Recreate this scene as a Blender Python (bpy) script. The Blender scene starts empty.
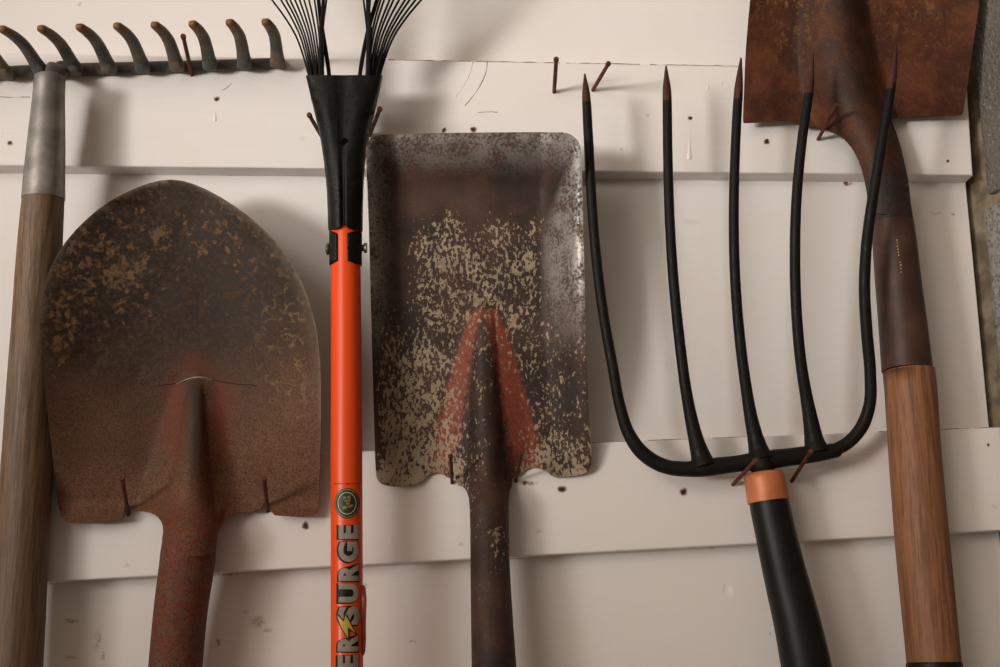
import bpy, bmesh, math, random
import numpy as np
from mathutils import Vector, Matrix, noise
from mathutils.geometry import delaunay_2d_cdt, tessellate_polygon, convex_hull_2d

C = bpy.context.scene
COL = C.collection
random.seed(4)

# ------------------------------------------------------------------ camera
F = 1250.0; PITCH = math.radians(14.0); CAM = Vector((0, -1.0, 1.25))
cd = bpy.data.cameras.new('camera'); cam = bpy.data.objects.new('camera', cd); COL.objects.link(cam)
cd.sensor_width = 36.0; cd.lens = F * 36.0 / 1000.0; cd.clip_start = 0.01
cam.location = CAM; cam.rotation_euler = (math.pi / 2 + PITCH, 0, 0)
C.camera = cam
cp, sp = math.cos(PITCH), math.sin(PITCH)

def ray(px, py):
    a = (px - 500.0) / F; b = (333.5 - py) / F
    return Vector((a, cp - b * sp, sp + b * cp))

def P(px, py, dep=0.0):
    """photo measurement -> point standing dep metres out from the wall face (wall face is y = 0)"""
    r = ray(px, py)
    return CAM + r * ((1.0 - dep) / r.y)

def S(px, py, dep=0.0):
    return (1.0 - dep) / ray(px, py).y / F

def interp(x, xs, ys):
    return float(np.interp(x, xs, ys))

def sstep(a, b, x):
    t = min(1.0, max(0.0, (x - a) / (b - a))); return t * t * (3 - 2 * t)

# ------------------------------------------------------------------ object helpers
def tag(o, label, cat, group=None):
    o['label'] = label; o['category'] = cat
    if group: o['group'] = group
    return o

def thing(name, label, cat, loc, group=None):
    o = bpy.data.objects.new(name, None); COL.objects.link(o)
    o.location = loc; o.empty_display_size = 0.03
    return tag(o, label, cat, group)

def rootloc(o):
    v = Vector((0, 0, 0))
    while o is not None:
        v += Vector(o.location); o = o.parent
    return v

def obj(name, bm, mats, parent=None, origin=None, smooth=True, attrs=None):
    """links bm (world coordinates) as ONE mesh object"""
    base = rootloc(parent) if parent else Vector((0, 0, 0))
    org = Vector(origin) if origin is not None else base
    bmesh.ops.translate(bm, verts=bm.verts, vec=-org)
    bm.normal_update()
    me = bpy.data.meshes.new(name); bm.to_mesh(me); bm.free()
    for m in (mats if isinstance(mats, (list, tuple)) else [mats]): me.materials.append(m)
    if smooth:
        for p in me.polygons: p.use_smooth = True
    if attrs:
        for k, vals in attrs.items():
            a = me.attributes.new(k, 'FLOAT', 'POINT')
            a.data.foreach_set('value', np.array(vals, dtype=np.float32))
    o = bpy.data.objects.new(name, me); COL.objects.link(o)
    if parent: o.parent = parent
    o.location = org - base
    return o

def catmull(pts, sub):
    """smooth curve through uneven stations, without overshoot"""
    pts = [tuple(map(float, p)) for p in pts]; n = len(pts); D = len(pts[0])
    if n == 2:
        return [tuple(a + (b - a) * k / sub for a, b in zip(*pts)) for k in range(sub + 1)]
    h = [max(1e-6, math.hypot(b[0] - a[0], b[1] - a[1]) + 500 * abs(b[2] - a[2])) for a, b in zip(pts, pts[1:])]
    tang = []
    for i in range(n):
        row = []
        for c in range(D):
            if i == 0: m = (pts[1][c] - pts[0][c]) / h[0]
            elif i == n - 1: m = (pts[-1][c] - pts[-2][c]) / h[-1]
            else:
                d0 = (pts[i][c] - pts[i - 1][c]) / h[i - 1]; d1 = (pts[i + 1][c] - pts[i][c]) / h[i]
                m = (d0 * h[i] + d1 * h[i - 1]) / (h[i] + h[i - 1])
                if c == 3:
                    m = 0 if d0 * d1 <= 0 else math.copysign(min(abs(m), 3 * abs(d0), 3 * abs(d1)), d0)
            row.append(m)
        tang.append(row)
    out = []
    for i in range(n - 1):
        for k in range(sub):
            t = k / sub; t2 = t * t; t3 = t2 * t
            out.append(tuple((2 * t3 - 3 * t2 + 1) * pts[i][c] + (t3 - 2 * t2 + t) * h[i] * tang[i][c] + (3 * t2 - 2 * t3) * pts[i + 1][c] + (t3 - t2) * h[i] * tang[i + 1][c] for c in range(D)))
    out.append(pts[-1]); return out

def tube(bm, pts, segs=24, sub=5, ends=('flat', 'flat'), flat=1.0, power=2.0, mat=0, wobble=0.0, ref=None):
    """pts: (px, py, dep, radius in px); flat = depth radius / width radius; power 2 round, 4 squarish"""
    q = catmull(pts, sub) if sub > 1 else [tuple(p) for p in pts]
    w = [(P(a, b, d), max(1e-5, r) * S(a, b, d)) for a, b, d, r in q]
    def endcap(w, first):
        (p, r) = w[0] if first else w[-1]
        p2 = w[1][0] if first else w[-2][0]
        t = (p - p2).normalized(); res = []
        for k in (0.35, 0.65, 0.87, 0.97):
            res.append((p + t * r * flat * k, r * math.sqrt(1 - k * k)))
        return res
    if ends[0] == 'round': w = endcap(w, True)[::-1] + w
    if ends[1] == 'round': w = w + endcap(w, False)
    rings = []
    for i, (p, r) in enumerate(w):
        t = (w[min(i + 1, len(w) - 1)][0] - w[max(i - 1, 0)][0]).normalized()
        view = ref if ref is not None else (CAM - p).normalized()
        u = t.cross(view).normalized(); v = u.cross(t).normalized()
        if wobble:
            r *= 1 + wobble * noise.noise(p * 60)
        ring = []
        for k in range(segs):
            a = 2 * math.pi * k / segs
            c, s = math.cos(a), math.sin(a)
            c = math.copysign(abs(c) ** (2 / power), c); s = math.copysign(abs(s) ** (2 / power), s)
            ring.append(bm.verts.new(p + u * (r * c) + v * (r * flat * s)))
        rings.append(ring)
    for a, b in zip(rings, rings[1:]):
        for k in range(segs):
            f = bm.faces.new((a[k], a[(k + 1) % segs], b[(k + 1) % segs], b[k])); f.material_index = mat
    for ring, flip in ((rings[0], False), (rings[-1], True)):
        f = bm.faces.new(ring if flip else ring[::-1]); f.material_index = mat
        for e in f.edges: e.smooth = False
    bmesh.ops.recalc_face_normals(bm, faces=bm.faces)
    return bm

def chaikin(pts, it=2):
    for _ in range(it):
        out = []
        for a, b in zip(pts, pts[1:] + pts[:1]):
            out.append((a[0] * .75 + b[0] * .25, a[1] * .75 + b[1] * .25))
            out.append((a[0] * .25 + b[0] * .75, a[1] * .25 + b[1] * .75))
        pts = out
    return pts

def resample(pts, step):
    out = []
    for a, b in zip(pts, pts[1:] + pts[:1]):
        L = math.hypot(b[0] - a[0], b[1] - a[1]); n = max(1, int(L / step))
        for k in range(n):
            out.append((a[0] + (b[0] - a[0]) * k / n, a[1] + (b[1] - a[1]) * k / n))
    return out

def blade(outline, depfn, th=0.0018, step=3.0, masks=None, smooth_it=2):
    """pressed steel sheet: outline in px, depth over the sheet from depfn; front, back and rim"""
    bd = resample(chaikin(outline, smooth_it), step)
    A = np.array(bd); n = len(bd)
    x0, y0 = A.min(0); x1, y1 = A.max(0)
    pts = []
    yy = y0; row = 0
    while yy <= y1:
        xs = np.arange(x0 + (step / 2 if row % 2 else 0), x1, step)
        pts += [(x, yy) for x in xs]; yy += step * 0.87; row += 1
    Q = np.array(pts)
    B = np.roll(A, -1, 0); inside = np.zeros(len(Q), bool); dist = np.full(len(Q), 1e9)
    for a, b in zip(A, B):
        cond = (a[1] > Q[:, 1]) != (b[1] > Q[:, 1])
        if a[1] != b[1]:
            inside ^= cond & (Q[:, 0] < (b[0] - a[0]) * (Q[:, 1] - a[1]) / (b[1] - a[1]) + a[0])
        d = b - a; L = max(1e-9, d @ d)
        t = np.clip(((Q - a) @ d) / L, 0, 1)
        dist = np.minimum(dist, np.hypot(*(Q - a - t[:, None] * d).T))
    Q = Q[inside & (dist > step * 0.55)]
    vs = [Vector(p) for p in bd] + [Vector(p) for p in Q]
    ov, oe, of, *_ = delaunay_2d_cdt(vs, [], [list(range(n))], 1, 1e-4)
    bm = bmesh.new(); front = []; back = []; mv = {k: [] for k in (masks or {})}
    deps = [depfn(v.x, v.y) for v in ov]
    for v, d in zip(ov, deps): front.append(bm.verts.new(P(v.x, v.y, d)))
    for v, d in zip(ov, deps): back.append(bm.verts.new(P(v.x, v.y, d) + Vector((0, th, 0))))
    for _ in range(2):
        for v in ov:
            for k in mv: mv[k].append(masks[k](v.x, v.y))
    cnt = {}
    for f in of:
        a = ov[f[0]]; b = ov[f[1]]; c = ov[f[2]]
        if (b.x - a.x) * (c.y - a.y) - (b.y - a.y) * (c.x - a.x) > 0: f = f[::-1]
        bm.faces.new([front[i] for i in f]); bm.faces.new([back[i] for i in reversed(f)])
        for i in range(len(f)):
            e = (f[i], f[(i + 1) % len(f)]); cnt[e] = 1
    for (i, j) in list(cnt):
        if (j, i) not in cnt:
            f = bm.faces.new((front[j], front[i], back[i], back[j]))
            for e in f.edges: e.smooth = False
    return bm, mv

# ------------------------------------------------------------------ material helpers
class NT:
    def __init__(s, name):
        s.m = bpy.data.materials.new(name); s.m.use_nodes = True; s.t = s.m.node_tree
        s.t.nodes.clear()
        s.out = s.t.nodes.new('ShaderNodeOutputMaterial'); s.b = s.t.nodes.new('ShaderNodeBsdfPrincipled')
        s.t.links.new(s.b.outputs[0], s.out.inputs[0])
        s.co = s.t.nodes.new('ShaderNodeTexCoord').outputs['Object']
    def set(s, inp, v):
        if isinstance(v, bpy.types.NodeSocket): s.t.links.new(v, inp)
        elif isinstance(v, (tuple, list)) and len(v) == 3 and inp.type == 'RGBA': inp.default_value = (*v, 1)
        else: inp.default_value = v
    def P(s, **k):
        for a, v in k.items():
            s.set(s.b.inputs[{'col': 'Base Color', 'metal': 'Metallic', 'rough': 'Roughness', 'nor': 'Normal', 'coat': 'Coat Weight', 'coatr': 'Coat Roughness', 'spec': 'Specular IOR Level'}[a]], v)
        return s.m
    def map(s, scale=(1, 1, 1), loc=(0, 0, 0), co=None):
        n = s.t.nodes.new('ShaderNodeMapping'); s.set(n.inputs[0], co or s.co); n.inputs['Scale'].default_value = scale; n.inputs['Location'].default_value = loc
        return n.outputs[0]
    def noise(s, scale, detail=4, rough=.55, co=None, dist=0.0):
        n = s.t.nodes.new('ShaderNodeTexNoise'); s.set(n.inputs['Vector'], co or s.co)
        n.inputs['Scale'].default_value = scale; n.inputs['Detail'].default_value = detail; n.inputs['Roughness'].default_value = rough; n.inputs['Distortion'].default_value = dist
        return n.outputs['Fac']
    def noisec(s, scale, detail=3, co=None):
        n = s.t.nodes.new('ShaderNodeTexNoise'); s.set(n.inputs['Vector'], co or s.co)
        n.inputs['Scale'].default_value = scale; n.inputs['Detail'].default_value = detail
        return n.outputs['Color']
    def voro(s, scale, co=None, feature='F1'):
        n = s.t.nodes.new('ShaderNodeTexVoronoi'); n.feature = feature; s.set(n.inputs['Vector'], co or s.co); n.inputs['Scale'].default_value = scale
        return n.outputs['Distance']
    def ramp(s, fac, lo, hi, a=0.0, b=1.0):
        n = s.t.nodes.new('ShaderNodeMapRange'); n.interpolation_type = 'SMOOTHSTEP'
        s.set(n.inputs[0], fac); s.set(n.inputs[1], lo); s.set(n.inputs[2], hi); s.set(n.inputs[3], a); s.set(n.inputs[4], b)
        return n.outputs[0]
    def math(s, op, a, b=0.0):
        n = s.t.nodes.new('ShaderNodeMath'); n.operation = op; s.set(n.inputs[0], a); s.set(n.inputs[1], b); return n.outputs[0]
    def vmath(s, op, a, b):
        n = s.t.nodes.new('ShaderNodeVectorMath'); n.operation = op; s.set(n.inputs[0], a); s.set(n.inputs[1], b)
        return n.outputs['Value'] if op in ('LENGTH', 'DISTANCE') else n.outputs[0]
    def mix(s, fac, a, b):
        n = s.t.nodes.new('ShaderNodeMix'); n.data_type = 'RGBA'
        s.set(n.inputs[0], fac); s.set(n.inputs[6], a); s.set(n.inputs[7], b); return n.outputs[2]
    def mixf(s, fac, a, b):
        n = s.t.nodes.new('ShaderNodeMix'); s.set(n.inputs[0], fac); s.set(n.inputs[2], a); s.set(n.inputs[3], b); return n.outputs[0]
    def attr(s, name):
        n = s.t.nodes.new('ShaderNodeAttribute'); n.attribute_name = name; return n.outputs['Fac']
    def bump(s, h, strength=.3, dist=.001, nor=None):
        n = s.t.nodes.new('ShaderNodeBump'); n.inputs['Strength'].default_value = strength; n.inputs['Distance'].default_value = dist
        s.set(n.inputs['Height'], h)
        if nor: s.set(n.inputs['Normal'], nor)
        return n.outputs[0]

def simple(name, col, rough=.5, metal=0.0, var=.25, scale=60, bump=.15, coat=0.0, spec=.4):
    t = NT(name); n = t.noise(scale, 5)
    c = t.mix(t.ramp(n, .35, .7), tuple(x * (1 - var) for x in col), tuple(min(1, x * (1 + var)) for x in col))
    return t.P(col=c, rough=rough, metal=metal, coat=coat, spec=spec, nor=t.bump(t.noise(scale * 4, 4), bump, .0005))

def white_paint(name, col, holes, marks=(), chips=()):
    """white gloss on boards, brush strokes along x, old nail holes and scuffs at their places"""
    t = NT(name)
    brush = t.noise(9, 5, .6, t.map((3, 3, 60)))
    fine = t.noise(420, 3); mid = t.noise(14, 4)
    c = t.mix(t.ramp(brush, .3, .75), tuple(x * .975 for x in col), col)
    c = t.mix(t.ramp(mid, .4, .75, 0, .5), c, tuple(a * b for a, b in zip(col, (.95, .93, .90))))
    dirt = t.ramp(t.noise(60, 6, .7), .70, .80, 0, .35)
    c = t.mix(dirt, c, (.45, .34, .25))
    wob = t.vmath('SCALE', t.noisec(160, 2), (0, 0, 0)); wob.node.inputs['Scale'].default_value = .005
    cw = t.vmath('MULTIPLY', t.vmath('ADD', t.co, wob), (1, 0, 1))
    off = Vector((.0025, 0, .0025))
    hsum = None
    def spot(p, r, soft, sx=1, sz=1):
        q = t.vmath('SUBTRACT', cw, (p.x + off.x, 0, p.z + off.z))
        q = t.vmath('MULTIPLY', q, (1 / sx, 0, 1 / sz))
        d = t.vmath('LENGTH', q, (0, 0, 0))
        return t.ramp(d, r * (1 - soft), r, 1, 0)
    for (x, y, r, dep) in holes:
        p = P(x, y, dep); k = r * .00082
        c = t.mix(spot(p, k * 1.7, .5), c, (.20, .075, .04))
        h = spot(p, k, .45)
        c = t.mix(h, c, (.02, .012, .01))
        hsum = h if hsum is None else t.math('ADD', hsum, h)
    speck = t.ramp(t.noise(420, 5, .7), .42, .50)
    for (x, y, r, sx, sz, dep, colr, a) in marks:
        m = t.math('MULTIPLY', t.math('MULTIPLY', spot(P(x, y, dep), r * .00105, .8, sx, sz), speck), a)
        c = t.mix(m, c, colr)
    h = t.math('ADD', t.math('MULTIPLY', brush, .28), t.math('ADD', t.math('MULTIPLY', fine, .12), t.math('MULTIPLY', t.noise(130, 3), .35)))
    if hsum is not None: h = t.math('SUBTRACT', h, t.math('MULTIPLY', hsum, 2.0))
    return t.P(col=c, rough=.42, spec=.35, nor=t.bump(h, .22, .0012))

def wood(name, dark, mid, light, gs=1.0):
    t = NT(name)
    g = t.noise(22, 7, .65, t.map((9 * gs, 9 * gs, .55), (3, 1, 0)), .3)
    fib = t.noise(160, 4, .7, t.map((5, 5, .12)))
    c = t.mix(t.ramp(g, .32, .62), dark, mid)
    c = t.mix(t.ramp(fib, .45, .75, 0, .6), c, light)
    c = t.mix(t.ramp(t.noise(55, 5, .7, t.map((6, 6, .25))), .50, .64, 0, .65), c, tuple(x * .55 for x in dark))
    c = t.mix(t.ramp(t.noise(330, 3, .6, t.map((4, 4, .06))), .62, .72, 0, .7), c, tuple(x * .45 for x in dark))
    c = t.mix(t.ramp(t.noise(30, 5), .6, .8, 0, .35), c, tuple(x * .6 for x in dark))
    return t.P(col=c, rough=.6, nor=t.bump(fib, .25, .0006))

def rusty(name, base, rust, fleck, amount=.5, rough=.62, metal=.25, spec=.2):
    t = NT(name)
    a = t.noise(45, 7, .65); b = t.noise(170, 6, .7); d = t.noise(700, 3, .7)
    c = t.mix(t.ramp(a, .62 - .3 * amount, .86 - .3 * amount), base, rust)
    c = t.mix(t.ramp(b, .56, .68, 0, .75), c, fleck)
    c = t.mix(t.ramp(d, .35, .7, 0, .4), c, tuple(x * .4 for x in base))
    return t.P(col=c, rough=t.ramp(b, .3, .7, rough - .15, rough + .15), metal=metal, spec=spec, nor=t.bump(t.math('ADD', b, d), .3, .0008))

M = {}
M['rake_iron'] = rusty('rake_iron', (.085, .088, .086), (.20, .135, .080), (.22, .15, .09), .62, .6, .1)
M['rake_tip'] = rusty('rake_tip', (.19, .10, .045), (.22, .12, .05), (.28, .2, .11), .6)
M['nail_rust'] = rusty('nail_rust', (.095, .028, .016), (.17, .05, .025), (.055, .019, .013), .5, .7, .1)
M['tip_rust'] = rusty('tip_rust', (.062, .022, .015), (.095, .034, .022), (.035, .018, .015), .5, .6, .1)
M['black_iron'] = rusty('black_iron', (.0085, .0078, .0074), (.016, .0135, .012), (.022, .018, .015), .3, .5, .0, .14)
M['black_sheet'] = rusty('black_sheet', (.0055, .005, .0048), (.008, .007, .0065), (.035, .016, .009), .25, .38, 0, .2)
M['black_wire'] = simple('black_wire', (.006, .0055, .0052), .5, 0, spec=.12)
M['black_grip'] = simple('black_grip', (.0075, .007, .0068), .42, 0, .2, 90, .25, spec=.22)
M['copper_band'] = simple('copper_band', (.50, .165, .065), .45, .15, .15, 50, .2)
M['zinc'] = simple('zinc', (.27, .25, .225), .48, .55, .3, 45, .2)
M['orange'] = None
M['brass_bolt'] = simple('brass_bolt', (.17, .15, .09), .4, .6)
M['grey_wood'] = wood('grey_wood', (.078, .040, .019), (.160, .092, .046), (.245, .155, .083))
M['red_wood'] = wood('red_wood', (.165, .062, .025), (.275, .112, .046), (.35, .165, .078), .8)
M['brown_sleeve'] = simple('brown_sleeve', (.062, .027, .0185), .5, .1, .3, 35, .2)
M['yellow_stamp'] = simple('yellow_stamp', (.5, .33, .09), .6)
M['letter_grey'] = simple('letter_grey', (.52, .44, .355), .5, 0, .12, 80, .05)
M['letter_black'] = simple('letter_black', (.016, .012, .012), .5)
M['hole_black'] = simple('hole_black', (.003, .003, .003), .8, spec=.03)
M['dark_line_brown'] = simple('dark_line_brown', (.22, .13, .085), .8)
M['bolt_yellow'] = simple('bolt_yellow', (.56, .36, .03), .45)
M['olive'] = simple('olive', (.23, .19, .025), .5)
M['decal_dark'] = simple('decal_dark', (.028, .028, .026), .45)

def mk_orange():
    t = NT('orange_enamel')
    sc = t.ramp(t.noise(120, 6, .7, t.map((1, 1, .4))), .68, .76, 0, .5)
    c = t.mix(sc, (.76, .068, .008), (.45, .04, .02))
    return t.P(col=c, rough=.36, spec=.3, coat=.15, coatr=.2, nor=t.bump(t.noise(60, 3), .05, .0005))
M['orange'] = mk_orange()
M['dark_red'] = simple('dark_red', (.25, .03, .016), .5)

def mk_round_blade():
    t = NT('round_shovel_steel')
    big = t.noise(11, 5, .6); a = t.noise(120, 8, .68, dist=.3); b = t.noise(240, 6, .7); d = t.noise(850, 3, .7)
    rust = t.attr('rust'); crust = t.attr('crust'); red = t.attr('red'); edge = t.attr('edge'); sock = t.attr('sock')
    c = t.mix(t.ramp(t.math('ADD', rust, t.math('MULTIPLY', t.math('SUBTRACT', big, .5), .8)), .05, .95), (.026, .0180, .0130), (.178, .084, .045))
    c = t.mix(t.ramp(b, .44, .62, 0, .55), c, (.105, .060, .036))
    c = t.mix(t.ramp(t.noise(700, 5, .75), .48, .66, 0, .4), c, (.016, .011, .0085))
    c = t.mix(t.ramp(d, .42, .62, 0, .55), c, (.022, .0145, .0105))
    cm = t.math('MULTIPLY', t.ramp(t.math('ADD', a, t.math('MULTIPLY', crust, .15)), .635, .68), t.ramp(crust, .02, .2))
    c = t.mix(t.math('MULTIPLY', cm, .9), c, t.mix(t.ramp(b, .40, .62), (.065, .032, .016), (.155, .086, .045)))
    wv = t.vmath('SCALE', t.noisec(60, 3), (0, 0, 0)); wv.node.inputs['Scale'].default_value = .022
    vein = t.ramp(t.voro(75, t.vmath('ADD', t.co, wv), 'DISTANCE_TO_EDGE'), .02, .09, 1, 0)
    vein = t.math('MULTIPLY', t.math('MULTIPLY', vein, t.attr('vein')), t.ramp(a, .45, .6))
    c = t.mix(t.math('MULTIPLY', vein, .8), c, (.20, .125, .07))
    c = t.mix(t.math('MULTIPLY', red, t.ramp(a, .35, .6, .45, .95)), c, (.175, .030, .019))
    c = t.mix(t.math('MULTIPLY', t.attr('crest'), .7), c, (.030, .026, .024))
    c = t.mix(t.math('MULTIPLY', edge, t.ramp(b, .35, .6, .25, .7)), c, (.15, .115, .085))
    # worn and rusted socket
    k = t.mix(t.ramp(a, .40, .62), (.150, .040, .025), (.122, .062, .036))
    k = t.mix(t.ramp(t.noise(480, 5, .7), .48, .62, 0, .7), k, (.040, .026, .020))
    k = t.mix(t.ramp(t.noise(650, 4), .54, .66, 0, .6), k, (.17, .082, .046))
    c = t.mix(sock, c, k)
    return t.P(col=c, rough=t.ramp(b, .3, .7, .48, .72), metal=.03, spec=.11, nor=t.bump(t.math('ADD', t.math('ADD', a, b), t.math('MULTIPLY', cm, .8)), .25, .0008))
M['round_blade'] = mk_round_blade()

def mk_square_blade():
    t = NT('square_shovel_steel')
    a = t.noise(320, 7, .58, t.map((1.25, 1, .70)), .3); b = t.noise(430, 5, .7); big = t.noise(16, 5); p = t.noise(60, 5, .6)
    d = t.noise(900, 3, .7)
    tan = t.attr('tan'); red = t.attr('red'); steel = t.attr('steel'); sock = t.attr('sock')
    c = t.mix(t.ramp(big, .35, .7), (.030, .0195, .0155), (.084, .043, .030))
    c = t.mix(t.ramp(p, .5, .72, 0, .6), c, (.095, .045, .03))
    c = t.mix(t.ramp(d, .4, .7, 0, .5), c, (.022, .015, .012))
    st = t.math('MULTIPLY', steel, t.ramp(t.math('ADD', t.math('MULTIPLY', p, .40), t.math('MULTIPLY', b, .60)), .60, .42, .05, 1))
    c = t.mix(st, c, (.33, .30, .275))
    rm = t.math('MULTIPLY', t.ramp(t.math('ADD', red, t.math('MULTIPLY', t.math('SUBTRACT', a, .5), 1.3)), .22, .75), t.ramp(b, .35, .60, .95, .55))
    c = t.mix(rm, c, (.25, .055, .029))
    src = t.math('ADD', t.math('ADD', t.math('MULTIPLY', a, .80), t.math('MULTIPLY', p, .20)), t.math('MULTIPLY', t.math('SUBTRACT', b, .5), .42))
    tm = t.math('MULTIPLY', t.ramp(t.math('ADD', src, t.math('MULTIPLY', t.math('SUBTRACT', tan, .5), .30)), .515, .545), t.ramp(tan, .03, .15))
    c = t.mix(t.math('MULTIPLY', tm, .93), c, t.mix(t.ramp(p, .4, .62), (.245, .190, .130), (.33, .255, .172)))
    c = t.mix(t.math('MULTIPLY', t.ramp(p, .64, .70, 0, .6), tm), c, (.27, .13, .05))
    return t.P(col=c, rough=t.mixf(st, t.ramp(b, .3, .7, .48, .72), .42), metal=t.mixf(st, .04, .6), spec=.2, nor=t.bump(t.math('ADD', t.math('ADD', b, tm), a), .25, .0007))
M['square_blade'] = mk_square_blade()

def mk_brown_blade():
    t = NT('brown_shovel_rust')
    a = t.noise(30, 7, .65); b = t.noise(200, 6, .72, t.map((1, 1, .7))); d = t.noise(800, 3, .7)
    g = t.attr('grey'); fl = t.attr('fleck')
    c = t.mix(t.ramp(a, .35, .68), (.055, .0175, .0095), (.130, .041, .0175))
    c = t.mix(t.math('MULTIPLY', g, t.ramp(a, .3, .65, 1, .45)), c, (.040, .034, .030))
    c = t.mix(t.math('MULTIPLY', t.ramp(b, .52, .62), fl), c, (.20, .115, .040))
    c = t.mix(t.ramp(t.noise(75, 5), .60, .74, 0, .8), c, (.145, .042, .016))
    c = t.mix(t.ramp(d, .42, .7, 0, .5), c, (.018, .009, .007))
    return t.P(col=c, rough=t.ramp(b, .3, .7, .48, .72), metal=.05, spec=.16, nor=t.bump(t.math('ADD', a, b), .3, .0008))
M['brown_blade'] = mk_brown_blade()
M['neck_dark'] = rusty('neck_dark', (.022, .020, .019), (.045, .026, .016), (.07, .035, .02), .4, .45, .2)

def mk_block():
    t = NT('concrete_block')
    b = t.noise(230, 5, .75); v = t.voro(330); big = t.noise(12, 4)
    wh = t.ramp(t.math('ADD', b, t.math('MULTIPLY', t.attr('pale'), .16)), .56, .66)
    c = t.mix(t.ramp(big, .35, .7), (.135, .116, .096), (.185, .162, .137))
    c = t.mix(t.math('MULTIPLY', wh, .7), c, (.36, .335, .31))
    c = t.mix(t.ramp(t.noise(320, 4, .7), .60, .68), c, (.03, .025, .02))
    return t.P(col=c, rough=.9, nor=t.bump(t.math('ADD', b, v), .8, .003))
M['block'] = mk_block()
M['mortar'] = simple('mortar', (.20, .155, .105), .9, 0, .4, 60, .8)

WALLC = (.77, .72, .685)
BD = .019
M['wall_paint'] = white_paint('wall_paint', WALLC,
    [(846, 183, 2.2, 0)],
    [(258, 622, 6, 1.3, 1, 0, (.16, .11, .07), .6), (268, 630, 4, 1.6, .5, 0, (.2, .13, .09), .5), (218, 643, 4, .6, 1.2, 0, (.16, .10, .06), .7), (72, 621, 5, 1.3, .4, 0, (.14, .09, .06), .7),
     (98, 640, 5, .6, 2.2, 0, (.25, .17, .12), .5), (103, 656, 3, .8, 1.3, 0, (.15, .10, .06), .6), (70, 657, 4, 2.2, .4, 0, (.22, .15, .1), .5),
     (230, 574, 5, 2.0, .35, 0, (.16, .10, .06), .7), (208, 575, 4, 2.4, .3, 0, (.2, .13, .09), .6), (245, 612, 3, 1.2, .8, 0, (.2, .13, .09), .5),
     (730, 590, 5, .7, 1.3, 0, (.95, .93, .9), .8), (724, 588, 4, .4, 1.3, 0, (.35, .3, .25), .5), (770, 633, 2, 1, 1, 0, (.25, .2, .15), .5),
     (690, 222, 5, 1.5, .8, 0, (.62, .50, .38), .5), (668, 365, 5, 1, 1, 0, (.62, .50, .38), .35), (935, 213, 5, 1.6, .5, 0, (.42, .30, .22), .5), (953, 215, 2, 1, 1, 0, (.2, .12, .08), .7),
     (849, 184, 4, 1.6, .5, 0, (.35, .16, .06), .8), (712, 548, 3, 1, 1, 0, (.4, .3, .22), .4), (413, 641, 3, 1.2, .6, 0, (.2, .14, .1), .8), (80, 4, 3, 1, 1, 0, (.4, .3, .24), .6), (365, 585, 3, 1, 1, 0, (.3, .2, .15), .5)])
M['board_paint_upper'] = white_paint('board_paint_upper', WALLC,
    [(217, 99, 2.2, BD), (10, 143, 2.2, BD), (474, 130, 2.6, BD), (444, 130, 2.0, BD), (690, 118, 2.0, BD), (767, 142, 2.4, BD), (948, 161, 1.6, BD)],
    [(303, 139, 5, .8, .8, BD, (.68, .5, .36), .5), (621, 149, 2, 1, 1, BD, (.3, .2, .15), .5), (647, 116, 2, 1, 1, BD, (.4, .3, .2), .5), (27, 97, 4, 3.5, .2, BD, (.4, .27, .2), .6), (80, 115, 2, .5, 1.5, BD, (.4, .3, .24), .4)])
M['board_paint_lower'] = white_paint('board_paint_lower', WALLC,
    [(306, 526, 2.8, BD), (562, 489, 3.2, BD), (684, 491, 2.6, BD), (525, 483, 1.8, BD), (842, 441, 1.8, BD), (988, 444, 1.4, BD)],
    [(529, 483, 5, 2, .5, BD, (.22, .08, .05), .8), (128, 565, 4, .8, .6, BD, (.6, .4, .3), .6), (540, 532, 3, 1.2, .6, BD, (.5, .36, .26), .6), (460, 545, 3, 1, .6, BD, (.4, .3, .2), .5), (995, 507, 4, 1, .6, BD, (.5, .36, .28), .5)])

# ------------------------------------------------------------------ the setting
def box(bm, lo, hi, mat=0):
    r = bmesh.ops.create_cube(bm, size=1)
    for v in r['verts']:
        v.co = Vector([(lo[i] + hi[i]) / 2 + v.co[i] * (hi[i] - lo[i]) for i in range(3)])
    for f in {f for v in r['verts'] for f in v.link_faces}: f.material_index = mat

def struct(name, bm, m, **k):
    o = obj(name, bm, m, **k); o['kind'] = 'structure'; return o

XR = P(965, 180, 0).x
bm = bmesh.new()
box(bm, (-1.5, 0, .1), (XR, .05, 2.6)); box(bm, (-1.5, .052, .1), (XR + .12, .07, 2.6))
struct('wall_back', bm, M['wall_paint'], smooth=False)

def board(name, quad, m):
    """quad: front-face corners top-left, top-right, bottom-right, bottom-left in px at board depth"""
    bm = bmesh.new()
    f = [bm.verts.new(P(x, y, BD)) for x, y in quad]
    b = [bm.verts.new((v.co.x, -.0002, v.co.z)) for v in f]
    bm.faces.new(f[::-1]); bm.faces.new(b)
    for i in range(4):
        j = (i + 1) % 4; bm.faces.new((f[i], f[j], b[j], b[i]))
    bmesh.ops.recalc_face_normals(bm, faces=bm.faces)
    fe = [e for e in bm.edges if all(abs(v.co.y + BD) < 1e-4 for v in e.verts)]
    bmesh.ops.bevel(bm, geom=fe, offset=.0012, segments=2, profile=.5, affect='EDGES')
    struct(name, bm, m, smooth=False)
board('trim_1', [(-700, 40), (966, 70), (973, 175), (-700, 158)], M['board_paint_upper'])
board('trim_2', [(-700, 491), (1000.5, 427), (1007, 530), (-700, 622)], M['board_paint_lower'])

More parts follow.
